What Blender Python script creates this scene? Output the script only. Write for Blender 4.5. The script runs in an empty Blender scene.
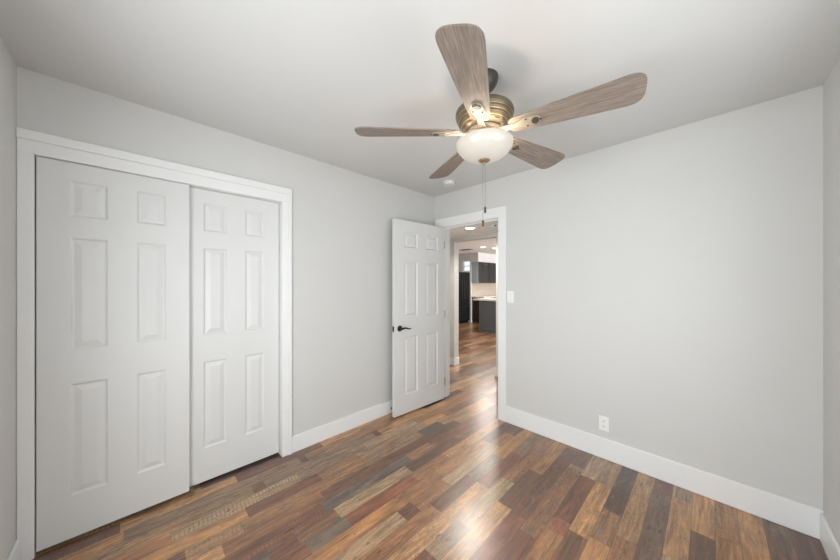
import bpy, bmesh, math, random
from mathutils import Vector, Matrix
random.seed(7)
R = math.radians
S = bpy.context.scene
C = S.collection

# ------------------------------------------------------------------ camera
cd = bpy.data.cameras.new('camera'); cam = bpy.data.objects.new('camera', cd); C.objects.link(cam)
cam.location = (2.3858, -2.6187, 1.3767)
cam.rotation_euler = (R(90), 0, R(45.186))
cd.sensor_width = 36; cd.sensor_fit = 'HORIZONTAL'
cd.lens = 36 * 286.574 / 840
cd.shift_y = 3.25 / 840
cd.clip_start = .02
S.camera = cam

# ------------------------------------------------------------------ world, exposure, daylight
w = bpy.data.worlds.new('daylight'); S.world = w; w.use_nodes = True
bg = w.node_tree.nodes['Background']
bg.inputs[0].default_value = (.86, .92, 1, 1); bg.inputs[1].default_value = 1.2
S.view_settings.view_transform = 'Standard'; S.view_settings.look = 'None'
S.view_settings.gamma = 1; S.view_settings.use_curve_mapping = False
S.view_settings.exposure = 0.07

def area(name, loc, direction, sx, sy, power, col=(1, 1, 1)):
    l = bpy.data.lights.new(name, 'AREA'); l.shape = 'RECTANGLE'; l.size = sx; l.size_y = sy
    l.energy = power; l.color = col
    o = bpy.data.objects.new(name, l); C.objects.link(o); o.location = loc
    o.rotation_euler = Vector(direction).to_track_quat('-Z', 'Y').to_euler()
    return o
# daylight behind the window panes (rear walls of the bedroom, added unseen window in the kitchen side wall)
area('daylight_right_window', (2.99, -1.50, 1.45), (-1, 0, 0), 1.5, 1.2, 19, (.93, .975, 1))
area('daylight_rear_window', (1.66, -3.20, 1.15), (0, 1, 0), 1.5, 1.4, 52, (.93, .975, 1))
area('kitchen_window_fill', (2.67, 6.3, 1.5), (-1, 0, 0), 2.6, 1.3, 340, (.98, .98, 1))  # fill light behind an unseen side window, added to brighten the kitchen

# ------------------------------------------------------------------ materials
class NT:
    def __init__(s, name):
        s.m = bpy.data.materials.new(name); s.m.use_nodes = True
        s.t = s.m.node_tree; s.n = s.t.nodes; s.b = s.n['Principled BSDF']; s.out = s.n['Material Output']
    def add(s, typ, **kw):
        n = s.n.new(typ)
        for k, v in kw.items(): setattr(n, k, v)
        return n
    def put(s, sock, v):
        if isinstance(v, bpy.types.NodeSocket): s.t.links.new(v, sock)
        elif v is not None: sock.default_value = v
    def math(s, op, a, b=None, c=None, clamp=False):
        n = s.add('ShaderNodeMath', operation=op, use_clamp=clamp)
        s.put(n.inputs[0], a); s.put(n.inputs[1], b)
        if c is not None: s.put(n.inputs[2], c)
        return n.outputs[0]
    def mix(s, f, a, b, blend='MIX'):
        n = s.add('ShaderNodeMix', data_type='RGBA', blend_type=blend)
        s.put(n.inputs[0], f); s.put(n.inputs[6], a); s.put(n.inputs[7], b)
        return n.outputs[2]
    def comb(s, x, y, z):
        n = s.add('ShaderNodeCombineXYZ'); s.put(n.inputs[0], x); s.put(n.inputs[1], y); s.put(n.inputs[2], z)
        return n.outputs[0]
    def sep(s, v):
        n = s.add('ShaderNodeSeparateXYZ'); s.put(n.inputs[0], v); return n.outputs
    def noise(s, v, scale, detail=3, rough=.5, dist=0):
        n = s.add('ShaderNodeTexNoise'); s.put(n.inputs['Vector'], v)
        n.inputs['Scale'].default_value = scale; n.inputs['Detail'].default_value = detail
        n.inputs['Roughness'].default_value = rough; n.inputs['Distortion'].default_value = dist
        return n.outputs[0]
    def white(s, v):
        n = s.add('ShaderNodeTexWhiteNoise', noise_dimensions='3D'); s.put(n.inputs['Vector'], v); return n.outputs
    def ramp(s, f, stops, interp='LINEAR'):
        n = s.add('ShaderNodeValToRGB'); n.color_ramp.interpolation = interp
        e = n.color_ramp.elements
        while len(e) < len(stops): e.new(.5)
        for x, (p, c) in zip(e, stops):
            x.position = p; x.color = (c, c, c, 1) if isinstance(c, (int, float)) else (*c, 1)
        s.put(n.inputs[0], f); return n.outputs[0]
    def bump(s, h, strength, dist=.01):
        n = s.add('ShaderNodeBump'); n.inputs['Strength'].default_value = strength; n.inputs['Distance'].default_value = dist
        s.put(n.inputs['Height'], h); s.t.links.new(n.outputs[0], s.b.inputs['Normal'])
    def obj(s): return s.add('ShaderNodeTexCoord').outputs['Object']

def paint(name, col, rough=.6, peel=0.0, metal=0.0, vary=.02):
    k = NT(name); co = k.obj()
    n = k.noise(co, 3.0, 3)
    c = k.mix(k.math('MULTIPLY', n, 1.0), tuple(x * (1 - vary) for x in col) + (1,), tuple(min(1, x * (1 + vary)) for x in col) + (1,))
    k.put(k.b.inputs['Base Color'], c)
    k.b.inputs['Roughness'].default_value = rough; k.b.inputs['Metallic'].default_value = metal
    if peel: k.bump(k.noise(co, 130, 2), peel, .002)
    return k.m

M = {}
M['wall'] = paint('grey_wall_paint', (.66, .655, .635), .7, .12)
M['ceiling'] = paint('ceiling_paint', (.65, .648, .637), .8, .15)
M['ceiling_lit'] = paint('lit_ceiling_paint', (.84, .83, .81), .8, .1)  # ceiling paint lightened to stand in for missing light in hall and kitchen
M['trim'] = paint('white_trim_paint', (.86, .86, .85), .35, .0)
M['door'] = paint('white_door_paint', (.74, .74, .728), .4, .03)
M['plastic'] = paint('white_plastic', (.88, .88, .86), .3)
M['detector'] = paint('off_white_plastic', (.70, .695, .68), .4)
M['dark'] = paint('dark_slot', (.03, .03, .03), .6)
M['bronze'] = paint('dark_bronze_metal', (.05, .045, .04), .35, 0, .8)
M['steel'] = paint('satin_hinge_metal', (.5, .48, .44), .35, 0, 1)
M['black'] = paint('black_appliance', (.006, .006, .006), .45)
M['black'].node_tree.nodes['Principled BSDF'].inputs['Specular IOR Level'].default_value = .12
M['blackh'] = paint('black_handle', (.03, .03, .03), .3, 0, .6)
M['islandgrey'] = paint('slate_grey_cabinet', (.105, .115, .125), .45)
M['brown'] = paint('dark_brown_cabinet', (.035, .02, .014), .4)
M['greyglass'] = paint('blue_grey_cabinet_end', (.30, .35, .38), .3)
M['smokeglass'] = paint('smoked_cabinet_front', (.022, .024, .024), .2)
M['quartz'] = paint('pale_counter', (.74, .70, .64), .25)
M['grille'] = paint('grey_vent', (.22, .21, .20), .5)
M['silver'] = paint('pull_chain_metal', (.30, .29, .27), .35, 0, .7)
M['fob'] = paint('dark_pull_fob', (.06, .055, .05), .45)
M['pewter'] = paint('antique_pewter', (.19, .155, .108), .42, 0, .55, .12)
M['canopy'] = paint('dark_pewter', (.10, .09, .07), .45, 0, .6, .1)
M['gold'] = paint('gold_line_metal', (.48, .36, .17), .35, 0, .8)
M['iron'] = paint('whitewashed_brass', (.40, .35, .27), .45, 0, .4, .1)
M['finial'] = paint('finial_brass', (.30, .20, .11), .4, 0, .6)

def tile_mat():
    k = NT('tan_mosaic_tile'); co = k.obj(); x, y, z = k.sep(co)
    b = k.add('ShaderNodeTexBrick'); k.put(b.inputs['Vector'], k.comb(y, z, 0))
    b.inputs['Scale'].default_value = 12
    b.inputs['Color1'].default_value = (.33, .26, .20, 1); b.inputs['Color2'].default_value = (.52, .43, .34, 1)
    b.inputs['Mortar'].default_value = (.6, .55, .48, 1); b.inputs['Mortar Size'].default_value = .03
    k.put(k.b.inputs['Base Color'], b.outputs[0]); k.b.inputs['Roughness'].default_value = .35
    return k.m
M['tile'] = tile_mat()

def emit(name, col, strength):
    k = NT(name); k.b.inputs['Base Color'].default_value = (.9, .9, .9, 1)
    k.b.inputs['Emission Color'].default_value = (*col, 1); k.b.inputs['Emission Strength'].default_value = strength
    return k.m
M['led'] = emit('recessed_lamp_lens', (1, .97, .9), 9)

def bowl_mat():
    k = NT('alabaster_glass'); co = k.obj()
    n = k.noise(co, 9, 4, .6, 1.2)
    c = k.mix(n, (.46, .43, .38, 1), (.52, .495, .45, 1))
    k.put(k.b.inputs['Base Color'], c); k.b.inputs['Roughness'].default_value = .3
    k.put(k.b.inputs['Emission Color'], k.mix(n, (1, .83, .64, 1), (1, .90, .77, 1))); k.b.inputs['Emission Strength'].default_value = .18
    return k.m
M['bowl'] = bowl_mat()

def pane_mat():
    k = NT('window_glass')
    tr = k.add('ShaderNodeBsdfTransparent'); gl = k.add('ShaderNodeBsdfGlossy'); gl.inputs['Roughness'].default_value = .02
    mx = k.add('ShaderNodeMixShader'); mx.inputs[0].default_value = .06
    k.t.links.new(tr.outputs[0], mx.inputs[1]); k.t.links.new(gl.outputs[0], mx.inputs[2]); k.t.links.new(mx.outputs[0], k.out.inputs[0])
    return k.m
M['pane'] = pane_mat()

def floor_mat():
    k = NT('reclaimed_plank_laminate'); co = k.obj()
    x, y, z = k.sep(co)
    W = .0965
    row = k.math('FLOOR', k.math('DIVIDE', x, W))
    fx = k.math('FRACT', k.math('DIVIDE', x, W))
    r = k.white(k.comb(row, 3.7, 1.1))[0]
    r2 = k.white(k.comb(row, 8.3, 5.9))[0]
    L = k.math('MULTIPLY_ADD', r2, .6, .80)
    yy = k.math('ADD', k.math('DIVIDE', y, L), k.math('MULTIPLY', r, 17.0))
    seg = k.math('FLOOR', yy); fy = k.math('FRACT', yy)
    cut = k.white(k.comb(row, seg, 9.9))[0]                  # boards are cut again at a random place
    sub = k.math('GREATER_THAN', fy, k.math('MULTIPLY_ADD', cut, .7, .25))
    ids = k.math('ADD', seg, k.math('MULTIPLY', sub, .37))
    v = k.white(k.comb(row, ids, 2.2))[0]
    v2 = k.white(k.comb(row, ids, 31.4))[0]
    v3 = k.white(k.comb(row, ids, 57.1))[0]
    base = k.ramp(v, [(0, (.060, .029, .015)), (.12, (.225, .080, .034)), (.26, (.115, .053, .025)), (.40, (.275, .122, .047)), (.54, (.350, .160, .058)),
                      (.66, (.520, .262, .098)), (.76, (.220, .130, .070)), (.86, (.430, .268, .138)), (.94, (.078, .058, .047)), (1, (.470, .205, .078))])
    px_ = k.math('MULTIPLY_ADD', v, 31.0, x); py_ = k.math('MULTIPLY_ADD', v2, 17.0, y)
    def nz(fx_, fy_, dz, det, ro, di):
        return k.noise(k.comb(k.math('MULTIPLY', px_, fx_), k.math('MULTIPLY', py_, fy_), k.math('ADD', v3, dz)), 1.0, det, ro, di)
    grain = nz(120.0, 5.0, 0.0, 6, .7, .8)
    broad = nz(19.0, 2.4, 3.0, 5, .62, 1.2)
    cloud = nz(30.0, 12.0, 7.0, 5, .65, .8)
    g = k.ramp(grain, [(.28, .56), (.5, 1.0), (.70, 1.36)])
    b = k.ramp(broad, [(.30, .50), (.5, 1.0), (.72, 1.55)])
    c = k.ramp(cloud, [(.32, .80), (.5, 1.0), (.70, 1.15)])
    col = k.mix(1.0, base, g, 'MULTIPLY'); col = k.mix(1.0, col, b, 'MULTIPLY'); col = k.mix(1.0, col, c, 'MULTIPLY')
    # grey weathering: ragged patches on part of the boards
    stain = nz(17.0, 6.0, 11.0, 6, .70, 1.6)
    smask = k.math('MULTIPLY', k.ramp(stain, [(.50, 0), (.64, 1)]), k.ramp(v2, [(.58, 0), (.82, .65)]))
    col = k.mix(smask, col, k.mix(k.ramp(cloud, [(.40, 0), (.58, 1)]), (.075, .066, .060, 1), (.260, .195, .130, 1)))
    # knots and dark blotches
    bl = nz(26.0, 13.0, 17.0, 4, .6, .4)
    col = k.mix(k.math('MULTIPLY', k.ramp(bl, [(.63, 0), (.72, 1)]), .7), col, (.028, .019, .014, 1))
    # thin ragged cracks and ink-dark streaks
    ck = k.math('ABSOLUTE', k.math('SUBTRACT', nz(13.0, 3.0, 23.0, 7, .78, 2.2), .5))
    cmask = k.math('MULTIPLY', k.ramp(ck, [(.0, 1), (.022, 0)]), k.math('MULTIPLY', k.ramp(v2, [(.2, .25), (.7, .9)]), k.ramp(cloud, [(.40, 0), (.56, 1)])))
    col = k.mix(cmask, col, (.036, .030, .030, 1))
    # saw marks across some boards
    wv = k.add('ShaderNodeTexWave', wave_type='BANDS', bands_direction='Y')
    k.put(wv.inputs['Vector'], k.comb(px_, k.math('ADD', y, k.math('MULTIPLY', px_, .12)), v3))
    wv.inputs['Scale'].default_value = 15; wv.inputs['Distortion'].default_value = 3.5; wv.inputs['Detail'].default_value = 3; wv.inputs['Detail Scale'].default_value = 2.5
    wmask = k.math('MULTIPLY', k.ramp(wv.outputs['Fac'], [(.60, 0), (.82, 1)]), k.math('MULTIPLY', k.math('GREATER_THAN', v3, .76), k.ramp(broad, [(.44, 0), (.62, .6)])))
    col = k.mix(wmask, col, (.040, .027, .020, 1))
    # seams
    ex = k.math('MINIMUM', fx, k.math('SUBTRACT', 1.0, fx))
    sx = k.math('LESS_THAN', ex, .009)
    ey = k.math('MULTIPLY', k.math('MINIMUM', fy, k.math('SUBTRACT', 1.0, fy)), L)
    sy = k.math('LESS_THAN', ey, .0010)
    seam = k.math('MAXIMUM', sx, sy)
    col = k.mix(k.math('MULTIPLY', seam, .55), col, (.018, .011, .007, 1))
    k.put(k.b.inputs['Base Color'], col)
    k.put(k.b.inputs['Roughness'], k.math('MULTIPLY_ADD', grain, .16, .22))
    k.b.inputs['Coat Weight'].default_value = .7; k.b.inputs['Coat Roughness'].default_value = .27; k.b.inputs['Coat IOR'].default_value = 1.6
    h = k.math('SUBTRACT', k.math('MULTIPLY', grain, .35), seam)
    k.bump(h, .10, .002)
    return k.m
M['floor'] = floor_mat()

def blade_mat():
    k = NT('weathered_grey_wood'); co = k.obj()
    x, y, z = k.sep(co)
    oi = k.add('ShaderNodeObjectInfo').outputs['Random']
    yo = k.math('MULTIPLY_ADD', oi, 9.0, y)
    n = k.noise(k.comb(k.math('MULTIPLY', x, 9.0), k.math('MULTIPLY', yo, 190.0), z), 1.0, 5, .65, .8)
    n2 = k.noise(k.comb(k.math('MULTIPLY', x, 4.0), k.math('MULTIPLY', yo, 32.0), z), 1.0, 3, .5, 1.0)
    c = k.ramp(n, [(.28, (.12, .095, .078)), (.5, (.245, .195, .158)), (.74, (.37, .30, .25))])
    c = k.mix(k.ramp(n2, [(.4, 0), (.7, .45)]), c, (.14, .11, .092, 1))
    k.put(k.b.inputs['Base Color'], c); k.b.inputs['Roughness'].default_value = .5
    return k.m
M['blade'] = blade_mat()

# ------------------------------------------------------------------ mesh helpers
def bx(bm, x0, y0, z0, x1, y1, z1):
    v = [bm.verts.new(p) for p in ((x0,y0,z0),(x1,y0,z0),(x1,y1,z0),(x0,y1,z0),(x0,y0,z1),(x1,y0,z1),(x1,y1,z1),(x0,y1,z1))]
    for f in ((3,2,1,0),(4,5,6,7),(0,1,5,4),(1,2,6,5),(2,3,7,6),(3,0,4,7)): bm.faces.new([v[i] for i in f])
def boxes(*bs):
    bm = bmesh.new()
    for b in bs: bx(bm, *b)
    return bm
def lathe(bm, prof, n=48, c=(0, 0, 0), axis='z', cap=True):
    rings = []
    def pt(r, z, a):
        p = (r * math.cos(a), r * math.sin(a), z)
        if axis == 'x': p = (p[2], p[0], p[1])
        if axis == 'y': p = (p[1], p[2], p[0])
        return (p[0] + c[0], p[1] + c[1], p[2] + c[2])
    for r, z in prof:
        if r < 1e-6: rings.append([bm.verts.new(pt(0, z, 0))])
        else: rings.append([bm.verts.new(pt(r, z, 2 * math.pi * i / n)) for i in range(n)])
    for a, b in zip(rings, rings[1:]):
        for i in range(n):
            j = (i + 1) % n
            if len(a) == 1 and len(b) == 1: continue
            if len(a) == 1: bm.faces.new((a[0], b[i], b[j]))
            elif len(b) == 1: bm.faces.new((a[j], a[i], b[0]))
            else: bm.faces.new((a[i], b[i], b[j], a[j]))
    if cap:
        for r_ in (rings[0], rings[-1]):
            if len(r_) > 2:
                try: bm.faces.new(r_)
                except ValueError: pass
    return bm
def tube(bm, pts, rad, n=10):
    pts = [Vector(p) for p in pts]; rings = []
    if not isinstance(rad, (list, tuple)): rad = [rad] * len(pts)
    for i, p in enumerate(pts):
        d = (pts[min(i + 1, len(pts) - 1)] - pts[max(i - 1, 0)]).normalized()
        u = d.orthogonal().normalized() if abs(d.z) > .9 else d.cross(Vector((0, 0, 1))).normalized()
        v = d.cross(u)
        rings.append([bm.verts.new(p + rad[i] * (math.cos(2*math.pi*k/n) * u + math.sin(2*math.pi*k/n) * v)) for k in range(n)])
    for a, b in zip(rings, rings[1:]):
        for i in range(n): bm.faces.new((a[i], a[(i+1) % n], b[(i+1) % n], b[i]))
    bm.faces.new(rings[0]); bm.faces.new(rings[-1])
    return bm
def prism(bm, outline, z0, z1):
    a = [bm.verts.new((x, y, z0)) for x, y in outline]; b = [bm.verts.new((x, y, z1)) for x, y in outline]
    bm.faces.new(a[::-1]); bm.faces.new(b); n = len(a)
    for i in range(n): bm.faces.new((a[i], a[(i+1) % n], b[(i+1) % n], b[i]))
    return bm
def obj(name, bm, mat, parent=None, bevel=0, smooth=False, seg=2):
    bmesh.ops.recalc_face_normals(bm, faces=bm.faces[:])
    me = bpy.data.meshes.new(name); bm.to_mesh(me); bm.free()
    me.materials.append(M[mat] if isinstance(mat, str) else mat)
    o = bpy.data.objects.new(name, me); C.objects.link(o)
    if parent: o.parent = parent
    if smooth:
        for p in me.polygons: p.use_smooth = True
        e = o.modifiers.new('split', 'EDGE_SPLIT'); e.split_angle = R(38)
    if bevel:
        b = o.modifiers.new('bevel', 'BEVEL'); b.width = bevel; b.segments = seg; b.limit_method = 'ANGLE'; b.angle_limit = R(40)
    return o
def tag(o, label=None, cat=None, group=None, kind=None):
    if label: o['label'] = label
    if cat: o['category'] = cat
    if group: o['group'] = group
    if kind: o['kind'] = kind
    return o
def thing(name, loc, label, cat, group=None, rz=0):
    o = bpy.data.objects.new(name, None); C.objects.link(o); o.location = loc; o.rotation_euler = (0, 0, rz)
    o.empty_display_size = .05
    return tag(o, label, cat, group)
def struct(name, bm, mat, label=None, bevel=0, smooth=False):
    return tag(obj(name, bm, mat, None, bevel, smooth), label, None, None, 'structure')

# ------------------------------------------------------------------ the setting
H = 2.44; RX = 2.82; RY = -3.03; T = .12
HY = 1.17; HC = 2.13                     # hallway far wall and its lower ceiling
CY0, CY1, CZ = -2.978, -1.795, 2.022     # closet opening
DX0, DX1, DZ = .138, .882, 2.042           # bedroom doorway

struct('floor', boxes((-4.52, RY - T, -.10, RX + T, 8.62, 0)), 'floor', 'glossy reclaimed-look plank floor in mixed browns and greys running through the doorway')
struct('ceiling', boxes((0, RY, H, RX, 0, H + .1)), 'ceiling', 'plain white bedroom ceiling above the fan')
struct('ceiling_hallway', boxes((-1.3, T, HC, 1.8, HY, HC + .1)), 'ceiling_lit', 'lower white hallway ceiling beyond the doorway')
struct('ceiling_kitchen', boxes((-4.4, HY + T, H, 2.5, 8.5, H + .1)), 'ceiling_lit', 'white kitchen ceiling in the distance')

struct('wall_left', boxes((-T, RY - T, 0, 0, CY0 - .015, H), (-T, CY0 - .015, CZ + .015, 0, CY1 + .015, H), (-T, CY1 + .015, 0, 0, 0, H)), 'wall', 'light grey wall holding the white sliding closet')
struct('wall_right', boxes((-1.3, 0, 0, DX0 - .02, T, H), (DX0 - .02, 0, DZ + .02, DX1 + .02, T, H), (DX1 + .02, 0, 0, RX + T, T, H)), 'wall', 'wide light grey wall with the outlet, light switch and doorway')
WZ0, WZ1 = .85, 2.05
struct('wall_near_right', boxes((RX, RY - T, 0, RX + T, -2.25, H), (RX, -2.25, 0, RX + T, -.75, WZ0), (RX, -2.25, WZ1, RX + T, -.75, H), (RX, -.75, 0, RX + T, 0, H)), 'wall', 'sliver of grey wall at the right edge')
struct('wall_near_left', boxes((0, RY - T, 0, .91, RY, H), (.91, RY - T, 0, 2.41, RY, .45), (.91, RY - T, 1.85, 2.41, RY, H), (2.41, RY - T, 0, RX, RY, H)), 'wall', 'sliver of grey wall at the left edge')
struct('wall_closet', boxes((-.80, RY - T, 0, -.76, -1.62, H), (-.76, RY - T, 0, -T, RY - T + .04, H), (-.76, -1.66, 0, -T, -1.62, H), (-.76, RY - T + .04, 2.40, -T, -1.66, H)), 'wall')
struct('wall_hallway', boxes((-1.3, HY, 0, -.614, HY + T, H), (-.614, HY, 2.066, .169, HY + T, H), (.169, HY, 0, 1.8, HY + T, H)), 'wall', 'hallway wall with the opening that leads to the kitchen')
struct('wall_hallway_end', boxes((-1.42, 0, 0, -1.3, HY + T, H), (1.8, T, 0, 1.92, HY + T, H)), 'wall')
struct('wall_kitchen_near', boxes((-4.4, HY, 0, -1.42, HY + T, H), (1.92, HY, 0, 2.5, HY + T, H)), 'wall')
struct('wall_kitchen_side', boxes((-4.52, HY, 0, -4.4, 5.75, H), (2.5, HY, 0, 2.62, 5.0, H), (2.5, 7.6, 0, 2.62, 8.5, H), (2.5, 5.0, 0, 2.62, 7.6, .85), (2.5, 5.0, 2.15, 2.62, 7.6, H)), 'wall')
kx0, kx1, kz0, kz1 = -3.90, -3.53, 1.78, 2.20
struct('wall_kitchen_alcove', boxes((-4.52, 5.75, 0, kx0, 5.87, H), (kx0, 5.75, 0, kx1, 5.87, kz0), (kx0, 5.75, kz1, kx1, 5.87, H), (kx1, 5.75, 0, -3.5, 5.87, H), (-3.62, 5.87, 0, -3.5, 8.5, H)), 'wall', 'cream kitchen wall behind the cabinets')
struct('wall_kitchen_back', boxes((-3.62, 8.5, 0, 2.62, 8.62, H)), 'wall')
struct('trim_soffit', boxes((-3.5, 5.76, 2.125, -3.2, 8.5, H)), 'wall', 'cream soffit above the kitchen wall cabinets')
struct('trim_backsplash', boxes((-3.5, 5.80, .92, -3.488, 8.5, 1.38)), 'tile', 'tan mosaic tile backsplash under the wall cabinets')

# baseboards: flat board with an eased top
def board(name, x0, y0, x1, y1, h, label=None):
    struct(name, boxes((x0, y0, 0, x1, y1, h)), 'trim', label, .004)
board('baseboard_left', 0, -1.722, .014, -.018, .134, 'white baseboard between closet and open door')
board('baseboard_right', .972, -.014, RX, 0, .160, 'long white baseboard under the outlet')
board('baseboard_near_right', RX - .014, RY, RX, -.014, .150, 'white baseboard piece at the bottom right corner')
board('baseboard_near_left', 0.02, RY, RX - .014, RY + .014, .134, 'white baseboard piece at the bottom left corner')
struct('baseboard_hallway', boxes((-1.3, HY - .014, 0, -.600, HY, .125), (-.614, HY, 0, -.600, HY + T, .125), (.155, HY - .014, 0, 1.8, HY, .125), (.155, HY, 0, .169, HY + T, .125)), 'trim', 'short white baseboards at the kitchen opening', .003)

# casings
hz = CZ + .066
struct('trim_closet', boxes((0, RY + .001, 0, .014, CY0, CZ), (0, CY1, 0, .014, CY1 + .045, CZ), (0, CY1 + .045, 0, .020, CY1 + .073, hz), (0, RY + .001, CZ, .014, CY1 + .045, hz),
       (0, RY + .001, hz, .020, CY1 + .073, 2.136)), 'trim', 'white casing around the sliding closet doors', .003)
struct('trim_closet_jamb', boxes((-T, CY0 - .015, 0, 0, CY0, CZ + .015), (-T, CY1, 0, 0, CY1 + .015, CZ + .015), (-T, CY0, CZ, 0, CY1, CZ + .015)), 'trim', 'white jamb inside the closet opening')
struct('trim_doorway', boxes((.028, -.018, 0, DX0 - .004, 0, DZ + .004), (DX1 + .004, -.018, 0, DX1 + .09, 0, DZ + .004), (.028, -.018, DZ + .004, DX1 + .09, 0, 2.147)), 'trim', 'white casing around the open bedroom doorway', .003)
struct('trim_doorway_hall', boxes((DX0 - .09, T, 0, DX0 - .004, T + .018, DZ + .004), (DX1 + .004, T, 0, DX1 + .09, T + .018, DZ + .004), (DX0 - .09, T, DZ + .004, DX1 + .09, T + .018, 2.125)), 'trim', None, .003)
struct('trim_doorway_jamb', boxes((DX0 - .02, 0, 0, DX0, T, DZ + .02), (DX1, 0, 0, DX1 + .02, T, DZ + .02), (DX0, 0, DZ, DX1, T, DZ + .02),
       (DX0, .040, 0, DX0 + .011, .075, DZ), (DX1 - .011, .040, 0, DX1, .075, DZ), (DX0 + .011, .040, DZ - .011, DX1 - .011, .075, DZ)), 'trim', 'white jamb lining the open bedroom doorway')

# windows of the rear walls (behind the camera), panes clear
def window(name, axis, c, a0, a1, z0, z1, side, label, sash=2, blind=0):
    """frame in a wall hole; axis 'x' = wall normal x; c = outer plane of frame, side = thickness towards the room"""
    t = .045; b = []; e = []
    def q(a, z, a2, z2, d0=0, d1=1):
        lo, hi = sorted((c + side * .07 * d0, c + side * .07 * d1))
        return (lo, a, z, hi, a2, z2) if axis == 'x' else (a, lo, z, a2, hi, z2)
    b += [q(a0, z0, a0 + t, z1), q(a1 - t, z0, a1, z1), q(a0 + t, z0, a1 - t, z0 + t), q(a0 + t, z1 - t, a1 - t, z1)]
    for i in range(1, sash):
        m = a0 + (a1 - a0) * i / sash; b.append(q(m - t / 2, z0 + t, m + t / 2, z1 - t))
    for i in range(blind):
        zz = z0 + t + (z1 - z0 - 2 * t) * (i + 1) / (blind + 1); b.append(q(a0 + t, zz - .012, a1 - t, zz + .012, .3, .8))
    o = struct(name, boxes(*b), 'trim', label)
    obj('pane', boxes(q(a0 + t, z0 + t, a1 - t, z1 - t, .05, .12)), 'pane', o)
    return o
window('window_1', 'x', RX + .11, -2.25, -.75, WZ0, WZ1, -1, None)
window('window_2', 'y', RY - .11, .91, 2.41, .45, 1.85, 1, None)
window('window_added', 'x', 2.61, 5.0, 7.6, .85, 2.15, -1, None, 3)  # unseen kitchen window, added as an opening for the fill light
window('window_4', 'y', 5.86, kx0, kx1, kz0, kz1, -1, 'small bright window with a cross bar above the black fridge', 1, 1)

# ------------------------------------------------------------------ moulded six panel doors
def panel_face(bm, W, Hh, x, s, panels):
    """front face of a slab in the y-z plane at x, facing s*x; y runs 0..W; panels = (y0,y1,z0,z1)"""
    ys = sorted({0, W, *[p[0] for p in panels], *[p[1] for p in panels]})
    zs = sorted({0, Hh, *[p[2] for p in panels], *[p[3] for p in panels]})
    vt = {}
    def V(y, z, d=0):
        key = (round(y, 5), round(z, 5), round(d, 5))
        if key not in vt: vt[key] = bm.verts.new((x - s * d, y, z))
        return vt[key]
    for i in range(len(ys) - 1):
        for j in range(len(zs) - 1):
            ym = (ys[i] + ys[i+1]) / 2; zm = (zs[j] + zs[j+1]) / 2
            if any(p[0] < ym < p[1] and p[2] < zm < p[3] for p in panels): continue
            bm.faces.new([V(ys[i], zs[j]), V(ys[i+1], zs[j]), V(ys[i+1], zs[j+1]), V(ys[i], zs[j+1])])
    for p in panels:
        prev = None
        for ins, d in ((0, 0), (.004, .003), (.009, .0085), (.013, .0095), (.017, .0085), (.040, .0015), (.042, .0012)):
            ring = [V(p[0] + ins, p[2] + ins, d), V(p[1] - ins, p[2] + ins, d), V(p[1] - ins, p[3] - ins, d), V(p[0] + ins, p[3] - ins, d)]
            if prev:
                for k in range(4): bm.faces.new((prev[k], prev[(k+1) % 4], ring[(k+1) % 4], ring[k]))
            prev = ring
        bm.faces.new(prev)
    return ys, zs
def door_slab(W, Hh, th, cols, rows):
    bm = bmesh.new(); pan = [(a, b, c, d) for a, b in cols for c, d in rows]
    panel_face(bm, W, Hh, th, 1, pan); panel_face(bm, W, Hh, 0, -1, pan)
    def q(*p): bm.faces.new([bm.verts.new(v) for v in p])
    q((0,0,0),(th,0,0),(th,W,0),(0,W,0)); q((0,0,Hh),(0,W,Hh),(th,W,Hh),(th,0,Hh))
    q((0,0,0),(0,0,Hh),(th,0,Hh),(th,0,0)); q((0,W,0),(th,W,0),(th,W,Hh),(0,W,Hh))
    bmesh.ops.remove_doubles(bm, verts=bm.verts[:], dist=.0002)
    return bm
DB = .018
rows = [(.243 - DB, .838 - DB), (1.021 - DB, 1.620 - DB), (1.734 - DB, 1.924 - DB)]
front = door_slab(.605, CZ - .003 - DB, .034, [(.108, .245), (.361, .490)], rows)
o = struct('door_closet', front, 'door', 'left white six-panel sliding closet door, overlapping in front'); o.location = (-.041, -2.973, DB); tag(o, cat='sliding door')
back = door_slab(.605, CZ - .003 - DB, .034, [(.116, .252), (.367, .496)], rows)
o = struct('door_closet', back, 'door', 'right white six-panel sliding closet door, set behind the other'); o.location = (-.084, -2.404, DB); tag(o, cat='sliding door')
# little floor guide between the two
g = bmesh.new()
bx(g, -.048, -2.366, 0, .006, -2.340, .004); bx(g, -.0475, -2.364, .004, -.0425, -2.342, .024); bx(g, -.002, -2.364, .004, .004, -2.342, .020)
tag(obj('floor_guide', g, paint('brown_guide', (.20, .14, .08), .5), None, .001), 'small brown floor guide where the closet doors overlap', 'door guide')

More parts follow.
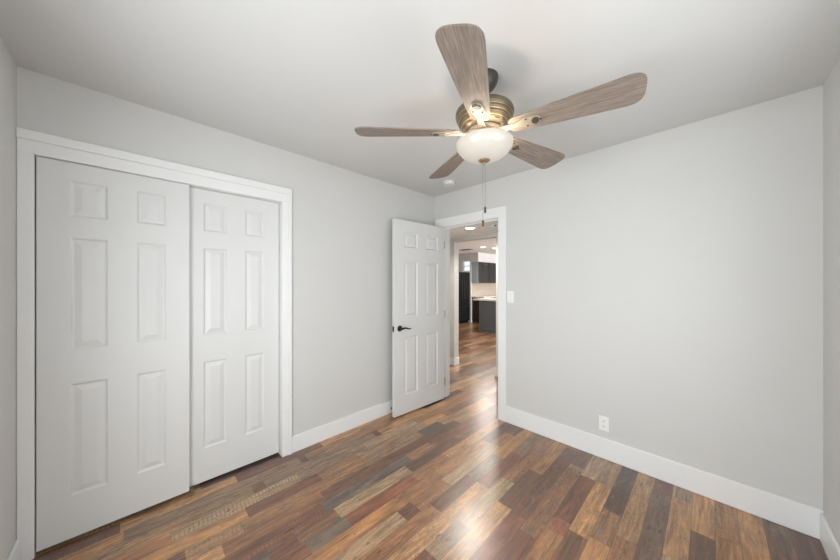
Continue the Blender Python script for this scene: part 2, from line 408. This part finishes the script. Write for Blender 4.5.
# bedroom door, swung open against the closet side
DL = .736
bd = door_slab(DL, 2.035 - .012, .035, [(.128, .316), (.438, .628)], [(.195, .803), (1.006, 1.592), (1.742, 1.900)])
bmesh.ops.translate(bd, verts=bd.verts[:], vec=(0, -DL, 0))
door = struct('door_bedroom', bd, 'door', 'white six-panel bedroom door standing open with a dark lever handle')
door['category'] = 'door'
door.location = (.139, -.016, .012); door.rotation_euler = (0, 0, R(-2.7))
def lever(side):
    x0 = .035 if side > 0 else 0
    yc, zc = -DL + .068, .898
    bm = bmesh.new()
    lathe(bm, [(0, 0), (.031, 0), (.031, .004), (.027, .010), (.014, .013), (.012, .045), (.0, .046)], 28, axis='x')
    pts = []
    for i in range(13):
        t = i / 12
        pts.append((.042 + .004 * math.sin(t * 3.1), .004 + .112 * t, .006 * math.sin(t * math.pi * 1.75) - .003 * t))
    tube(bm, pts, [.0105 - .0045 * i / 12 for i in range(13)], 12)
    if side < 0: bmesh.ops.scale(bm, verts=bm.verts[:], vec=(-1, 1, 1))
    bmesh.ops.translate(bm, verts=bm.verts[:], vec=(x0, yc, zc))
    return obj('handle', bm, 'bronze', door, 0, True)
tag(lever(1), 'dark bronze lever handle'); lever(-1)
lt = bmesh.new(); bx(lt, .005, -DL - .0015, .868, .030, -DL, .926); bx(lt, .011, -DL - .009, .890, .024, -DL - .0015, .904)
tag(obj('latch_plate', lt, 'bronze', door), 'dark latch plate on the door edge')
for hz in (.20, 1.0, 1.82):
    hb = bmesh.new(); lathe(hb, [(.006, hz - .045), (.006, hz + .045)], 12, c=(.040, .004, 0)); bx(hb, .002, -.0005, hz - .045, .040, .0012, hz + .045)
    obj('hinge', hb, 'steel', door)

# door stop behind the door
ds = thing('door_stop', (.014, -.690, .050), 'small door stop with a dark tip on the baseboard behind the open door', 'door stop')
s1 = bmesh.new(); lathe(s1, [(.011, 0), (.011, .004), (.005, .007), (.0045, .050)], 16, axis='x'); obj('spring', s1, 'silver', ds, 0, True)
s2 = bmesh.new(); lathe(s2, [(.008, .050), (.009, .054), (.008, .066), (0, .067)], 16, axis='x'); obj('rubber_tip', s2, 'fob', ds, 0, True)

# ------------------------------------------------------------------ wall fittings
ot = thing('wall_outlet', (1.806, 0, .273), 'white electrical outlet low on the wide grey wall', 'outlet')
obj('cover_plate', boxes((-.035, -.006, -.057, .035, 0, .057)), 'plastic', ot, .003)
for dz in (-.0195, .0195):
    f = bmesh.new()
    prism(f, [(.017 * math.cos(a) if abs(math.cos(a)) < .86 else .0146 * (1 if math.cos(a) > 0 else -1), .0143 * max(-1, min(1, 1.05 * math.sin(a)))) for a in [2 * math.pi * i / 28 for i in range(28)]], 0, .002)
    bmesh.ops.rotate(f, verts=f.verts[:], cent=(0, 0, 0), matrix=Matrix.Rotation(R(90), 3, 'X'))
    bmesh.ops.translate(f, verts=f.verts[:], vec=(0, -.006, dz))
    sk = obj('socket', f, 'plastic', ot)
    sl = boxes((-.0075, -.0086, dz - .001, -.0055, -.0078, dz + .008), (.0055, -.0086, dz + .0005, .0075, -.0078, dz + .008))
    lathe(sl, [(.0026, 0), (.0026, .0006)], 12, c=(0, -.0086, dz - .007), axis='y')
    tag(obj('slot', sl, 'dark', sk), 'dark plug slots')
sc = bmesh.new(); lathe(sc, [(.0032, 0), (.0032, .0012)], 12, c=(0, -.0072, 0), axis='y'); obj('screw', sc, 'plastic', ot)

sw = thing('light_switch', (1.014, 0, 1.242), 'white rocker light switch beside the doorway casing', 'light switch')
obj('cover_plate', boxes((-.035, -.006, -.057, .035, 0, .057)), 'plastic', sw, .003)
rk = bmesh.new(); prism(rk, [(-.006, -.033), (-.0085, -.033), (-.0068, 0), (-.0105, .033), (-.006, .033)], -.0165, .0165)
bmesh.ops.rotate(rk, verts=rk.verts[:], cent=(0, 0, 0), matrix=Matrix(((0, 0, 1), (1, 0, 0), (0, 1, 0))))
obj('rocker', rk, 'plastic', sw)

sd = thing('smoke_detector', (.464, -.279, H), 'round white smoke detector on the bedroom ceiling above the doorway', 'smoke detector')
b = bmesh.new(); lathe(b, [(.068, 0), (.068, -.012), (.064, -.014), (.064, -.020), (.058, -.034), (.030, -.038), (0, -.038)], 40); obj('housing', b, 'detector', sd, 0, True)
b = bmesh.new(); lathe(b, [(.012, -.037), (.012, -.041), (0, -.041)], 16, c=(.018, 0, 0)); obj('test_button', b, 'detector', sd, 0, True)

ha = thing('hallway_alarm', (.44, .68, HC), 'white alarm with dark slots on the hallway ceiling by the lamp', 'alarm')
b = bmesh.new(); lathe(b, [(.060, 0), (.060, -.018), (.052, -.034), (0, -.036)], 32); obj('housing', b, 'plastic', ha, 0, True)
for dy in (-.022, .016):
    obj('slot', boxes((dy - .012 + .02, -.0565, -.028, dy + .012 + .02, -.050, -.014)), 'dark', ha)

# recessed lamps, plus one added fill spot without a fixture
def recessed(loc, r, label):
    t = thing('recessed_light', loc, label, 'ceiling light', 'recessed ceiling lights')
    b = bmesh.new(); lathe(b, [(r * .78, -.0), (r * .80, -.006), (r, -.005), (r * 1.02, 0)], 36, cap=False); obj('trim_ring', b, 'plastic', t, 0, True)
    b = bmesh.new(); lathe(b, [(r * .78, -.003), (0, -.003)], 36, cap=False); obj('lens', b, 'led', t)
    return t
def spot(loc, power, col=(1, .95, .87), size=.085):
    l = bpy.data.lights.new('lamp_or_fill_spot', 'SPOT'); l.energy = power; l.color = col; l.spot_size = R(165); l.spot_blend = .5; l.shadow_soft_size = size
    o = bpy.data.objects.new('lamp_or_fill_spot', l); C.objects.link(o); o.location = loc; return o
recessed((.094, .62, HC), .078, 'round recessed lamp glowing in the hallway ceiling just past the doorway'); spot((.094, .62, HC - .03), 56)
recessed((-2.275, 4.617, H), .085, 'small recessed lamp in the distant kitchen ceiling, fully in view'); spot((-2.275, 4.617, H - .03), 60)
recessed((-2.190, 5.12, H), .085, 'recessed kitchen lamp half hidden by the right edge of the opening'); spot((-2.19, 5.12, H - .03), 60)
spot((-.6, 2.6, H - .03), 120)  # added fill light for the kitchen floor, no fixture, hidden by the header

cv = thing('ceiling_vent', (-3.0, 4.78, H), 'grey slatted air vent on the kitchen ceiling', 'vent')
obj('frame', boxes((-.20, -.11, -.012, .20, -.095, 0), (-.20, .095, -.012, .20, .11, 0), (-.20, -.095, -.012, -.185, .095, 0), (.185, -.095, -.012, .20, .095, 0)), 'grille', cv)
obj('slats', boxes(*[(-.185, -.09 + i * .02, -.011, .185, -.078 + i * .02, -.002) for i in range(9)]), 'grille', cv)

# ------------------------------------------------------------------ kitchen in the distance
fr = thing('refrigerator', (-3.78, 5.13, 0), 'tall black refrigerator at the left of the kitchen view', 'refrigerator')
obj('body', boxes((-.37, -.44, .03, .30, .44, 1.745)), 'black', fr, .004)
for y0, y1 in ((-.438, -.003), (.003, .438)):
    d = obj('door', boxes((.305, y0, .70, .365, y1, 1.75)), 'black', fr, .008)
    yy = y1 - .06 if y0 < -.1 else y0 + .06
    hb = bmesh.new(); tube(hb, [(.365, yy, .85), (.41, yy, .87), (.41, yy, 1.48), (.365, yy, 1.50)], .011); obj('handle', hb, 'blackh', d)
d = obj('freezer_drawer', boxes((.305, -.438, .10, .365, .438, .69)), 'black', fr, .008)
hb = bmesh.new(); tube(hb, [(.365, -.36, .60), (.41, -.34, .60), (.41, .34, .60), (.365, .36, .60)], .011); obj('handle', hb, 'blackh', d)
obj('kick_plate', boxes((.24, -.43, 0, .30, .43, .09)), 'dark', fr)

isl = thing('kitchen_island', (-1.75, 4.9, 0), 'slate grey kitchen island with a pale countertop', 'kitchen island')
obj('body', boxes((-.56, -.42, .09, .9, .42, .875)), 'islandgrey', isl, .003)
obj('toe_kick', boxes((-.54, -.39, 0, .88, .39, .09)), 'islandgrey', isl)
obj('end_trim', boxes((-.562, -.432, 0, -.50, -.42, .875), (-.50, -.432, .0, .9, -.42, .10)), 'islandgrey', isl)
obj('countertop', boxes((-.76, -.46, .875, .95, .46, .918)), 'quartz', isl, .004)

bc = thing('base_cabinet', (-3.2, 6.9, 0), 'dark brown base cabinet with a pale worktop against the tiled wall', 'cabinet')
obj('body', boxes((-.298, -1.08, .09, .17, 1.5, .875)), 'brown', bc)
obj('toe_kick', boxes((-.298, -1.06, 0, .12, 1.5, .09)), 'dark', bc)
obj('worktop', boxes((-.298, -1.10, .875, .20, 1.5, .915)), 'quartz', bc, .003)
for i in range(4):
    y0 = -1.07 + i * .63
    d = obj('door', boxes((.17, y0, .12, .19, y0 + .61, .70)), 'brown', bc, .003); obj('knob', boxes((.19, y0 + .55, .60, .21, y0 + .57, .62)), 'steel', d)
    d = obj('drawer', boxes((.17, y0, .71, .19, y0 + .61, .865)), 'brown', bc, .003); obj('knob', boxes((.19, y0 + .29, .77, .21, y0 + .31, .79)), 'steel', d)

def upper(y0, y1, label, end):
    u = thing('wall_cabinet', (-3.5, (y0 + y1) / 2, 1.385), label, 'cabinet', 'wall cabinets over the tiled backsplash'); hw = (y1 - y0) / 2
    obj('body', boxes((.001, -hw + .012, 0, .250, hw, .735)), 'brown', u)
    if end: tag(obj('end_panel', boxes((.001, -hw, 0, .274, -hw + .012, .735)), 'greyglass', u), 'pale blue-grey end panel')
    n = 2 if hw > .3 else 1
    for i in range(n):
        a = -hw + .014 + (2 * hw - .016) * i / n; e = -hw + .014 + (2 * hw - .016) * (i + 1) / n - .005
        d = obj('door', boxes((.252, a, .005, .274, a + .06, .73), (.252, e - .06, .005, .274, e, .73), (.252, a + .06, .005, .274, e - .06, .065), (.252, a + .06, .67, .274, e - .06, .73)), 'brown', u)
        obj('door_panel', boxes((.254, a + .06, .065, .264, e - .06, .67)), 'smokeglass', d)
        obj('knob', boxes((.274, e - .035, .08, .290, e - .022, .095)), 'steel', d)
    return u
upper(5.78, 6.55, 'dark double-door kitchen wall cabinet with a pale end panel', True)
upper(6.555, 7.05, 'dark single-door kitchen wall cabinet next along from the pale end panel', False)
upper(7.055, 7.85, 'dark kitchen wall cabinet cut off by the right edge of the opening', False)

# ------------------------------------------------------------------ ceiling fan
fan = thing('ceiling_fan', (1.567, -1.336, H), 'five-blade ceiling fan with weathered wood blades and a lit white glass bowl', 'ceiling fan')
b = bmesh.new(); lathe(b, [(.070, 0), (.071, -.010), (.069, -.022), (.062, -.040), (.047, -.060), (.030, -.074), (.022, -.080), (.015, -.082)], 40); obj('canopy', b, 'canopy', fan, 0, True)
b = bmesh.new(); lathe(b, [(.0125, -.080), (.0125, -.146), (.024, -.148), (.027, -.158), (.034, -.164)], 24); obj('downrod', b, 'canopy', fan, 0, True)
b = bmesh.new(); lathe(b, [(.034, -.156), (.100, -.158), (.120, -.163), (.127, -.170), (.140, -.174), (.1465, -.182), (.148, -.192), (.1465, -.202), (.140, -.209), (.141, -.216), (.135, -.227),
    (.130, -.231), (.131, -.238), (.121, -.250), (.116, -.253), (.116, -.257), (.105, -.266), (.088, -.271), (.06, -.273)], 64)
mh = obj('motor_housing', b, 'pewter', fan, 0, True)
b = bmesh.new()
for r_, z_ in ((.1415, -.2105), (.1335, -.2295), (.1185, -.2515), (.1300, -.1715)):
    lathe(b, [(r_ - .003, z_ + .0025), (r_, z_ + .0015), (r_ + .0008, z_), (r_, z_ - .0015), (r_ - .003, z_ - .0025)], 64, cap=False)
tag(obj('gold_bands', b, 'gold', mh, 0, True), 'thin gold bands round the motor housing')
for i in range(15):      # openings round the lower tier
    f = boxes((.1085, -.011, -.2645, .1115, .011, -.2615))
    bmesh.ops.rotate(f, verts=f.verts[:], cent=(0, 0, 0), matrix=Matrix.Rotation(2 * math.pi * i / 15, 3, 'Z'))
    obj('vent_slot', f, 'dark', mh)
b = bmesh.new(); lathe(b, [(.075, -.273), (.086, -.276), (.086, -.290), (.060, -.294), (.056, -.318), (.068, -.322), (.098, -.326), (.100, -.333), (.070, -.337), (.02, -.338), (.02, -.345)], 48)
obj('light_fitter', b, 'iron', fan, 0, True)

# blade: along +x, rounded wide end, pitched
def blade_outline():
    up = []
    r0, r1 = .128, .664
    w0, w1 = .046, .081
    n = 14
    up.append((r0, .026)); up.append((r0 + .008, .038))
    for i in range(n + 1):
        t = i / n; up.append((r0 + .025 + (r1 - .066 - r0 - .025) * t, w0 + (w1 - w0) * (t ** .8)))
    for i in range(1, 13):
        a = math.pi / 2 * i / 12
        up.append((r1 - .066 + .066 * math.sin(a) ** .72, w1 * math.cos(a) ** .62 if i < 12 else .003))
    return up + [(x, -y) for x, y in reversed(up)]
BZ = -.287
ib = bmesh.new()
prism(ib, [(.185, .022), (.205, .030), (.240, .030), (.268, .022), (.280, 0), (.268, -.022), (.240, -.030), (.205, -.030), (.185, -.022), (.150, -.013), (.100, -.017), (.078, -.024), (.078, .024), (.100, .017), (.150, .013)], -.0085, -.0035)
bd_ = bmesh.new()
prism(bd_, [(.250 + .017 * math.cos(2 * math.pi * k / 20), .021 * math.sin(2 * math.pi * k / 20)) for k in range(20)], -.0125, -.0085)
for i in range(5):
    ang = R((-64.6, 12.6, 79.2, 153.3, -133.4)[i])
    if i == 0:
        bb = bmesh.new(); prism(bb, blade_outline(), -.003, .003)
        bl = obj('blade', bb, 'blade', fan, .0015)
        ir = obj('blade_iron', ib, 'iron', bl, .0015)
        ms = obj('medallion', bd_, 'canopy', bl, .002)
        scr = []
        for sx, sy in ((.212, .021), (.212, -.021), (.274, 0)):
            scb = bmesh.new(); lathe(scb, [(.0045, -.0085), (.004, -.0105), (0, -.011)], 10, c=(sx, sy, 0)); scr.append(obj('screw', scb, 'bronze', bl))
        src = (bl, ir, ms, *scr)
    else:
        nb = src[0].copy(); C.objects.link(nb); nb.parent = fan; bl = nb
        for s_ in src[1:]:
            c_ = s_.copy(); C.objects.link(c_); c_.parent = nb
    bl.location = (0, 0, BZ)
    bl.rotation_euler = (Matrix.Rotation(ang, 4, 'Z') @ Matrix.Rotation(R(-13), 4, 'X')).to_euler()

# glass bowl, open at the top, with the bulbs inside
prof = []
n = 16
for i in range(n + 1):
    a = math.pi / 2 * i / n
    prof.append(((.1435) * math.cos(a) ** .92 if i < n else .0, -.340 - .087 * math.sin(a)))
inner = [(max(r_ - .004, 0), z_ + .004) for r_, z_ in prof[::-1]]
inner[0] = (0, inner[0][1])
b = bmesh.new(); lathe(b, [(.143, -.337)] + prof + inner + [(.138, -.337), (.143, -.337)], 56, cap=False)
tag(obj('light_bowl', b, 'bowl', fan, 0, True), 'glowing white alabaster glass bowl')
b = bmesh.new(); lathe(b, [(0, -.415), (.026, -.421), (.029, -.427), (.026, -.433), (.018, -.437), (.008, -.440), (.005, -.446), (0, -.448)], 28); obj('finial', b, 'finial', fan, 0, True)
for i in range(3):
    a = 2 * math.pi * i / 3 + .5
    b = bmesh.new(); lathe(b, [(0, -.392), (.016, -.386), (.024, -.372), (.020, -.356), (.012, -.348), (.012, -.338)], 16, c=(.055 * math.cos(a), .055 * math.sin(a), 0))
    obj('bulb', b, 'plastic', fan, 0, True)
for cx, cy, zb in ((.0035, .0035, -.668), (-.0045, -.0045, -.738)):
    b = bmesh.new(); tube(b, [(cx * .5, cy * .5, -.440), (cx, cy, -.47), (cx, cy, zb)], .0014, 6)
    z_ = -.45
    while z_ > zb:
        bmesh.ops.create_icosphere(b, subdivisions=1, radius=.0024, matrix=Matrix.Translation((cx, cy, z_))); z_ -= .0058
    ch = obj('pull_chain', b, 'silver', fan)
    b = bmesh.new(); lathe(b, [(0, zb + .004), (.0045, zb), (.0062, zb - .006), (.0062, zb - .027), (.004, zb - .032), (0, zb - .032)], 14, c=(cx, cy, 0))
    tag(obj('fob', b, 'fob', ch, 0, True), 'dark fob on the pull chain')
for i in range(3):
    a = 2 * math.pi * i / 3 + .5 + math.pi / 3
    l = bpy.data.lights.new('fan_bulb', 'POINT'); l.energy = 3.0; l.color = (1, .86, .70); l.shadow_soft_size = .022
    o = bpy.data.objects.new('fan_bulb', l); C.objects.link(o)
    o.location = (1.567 + .085 * math.cos(a), -1.336 + .085 * math.sin(a), H - .352)
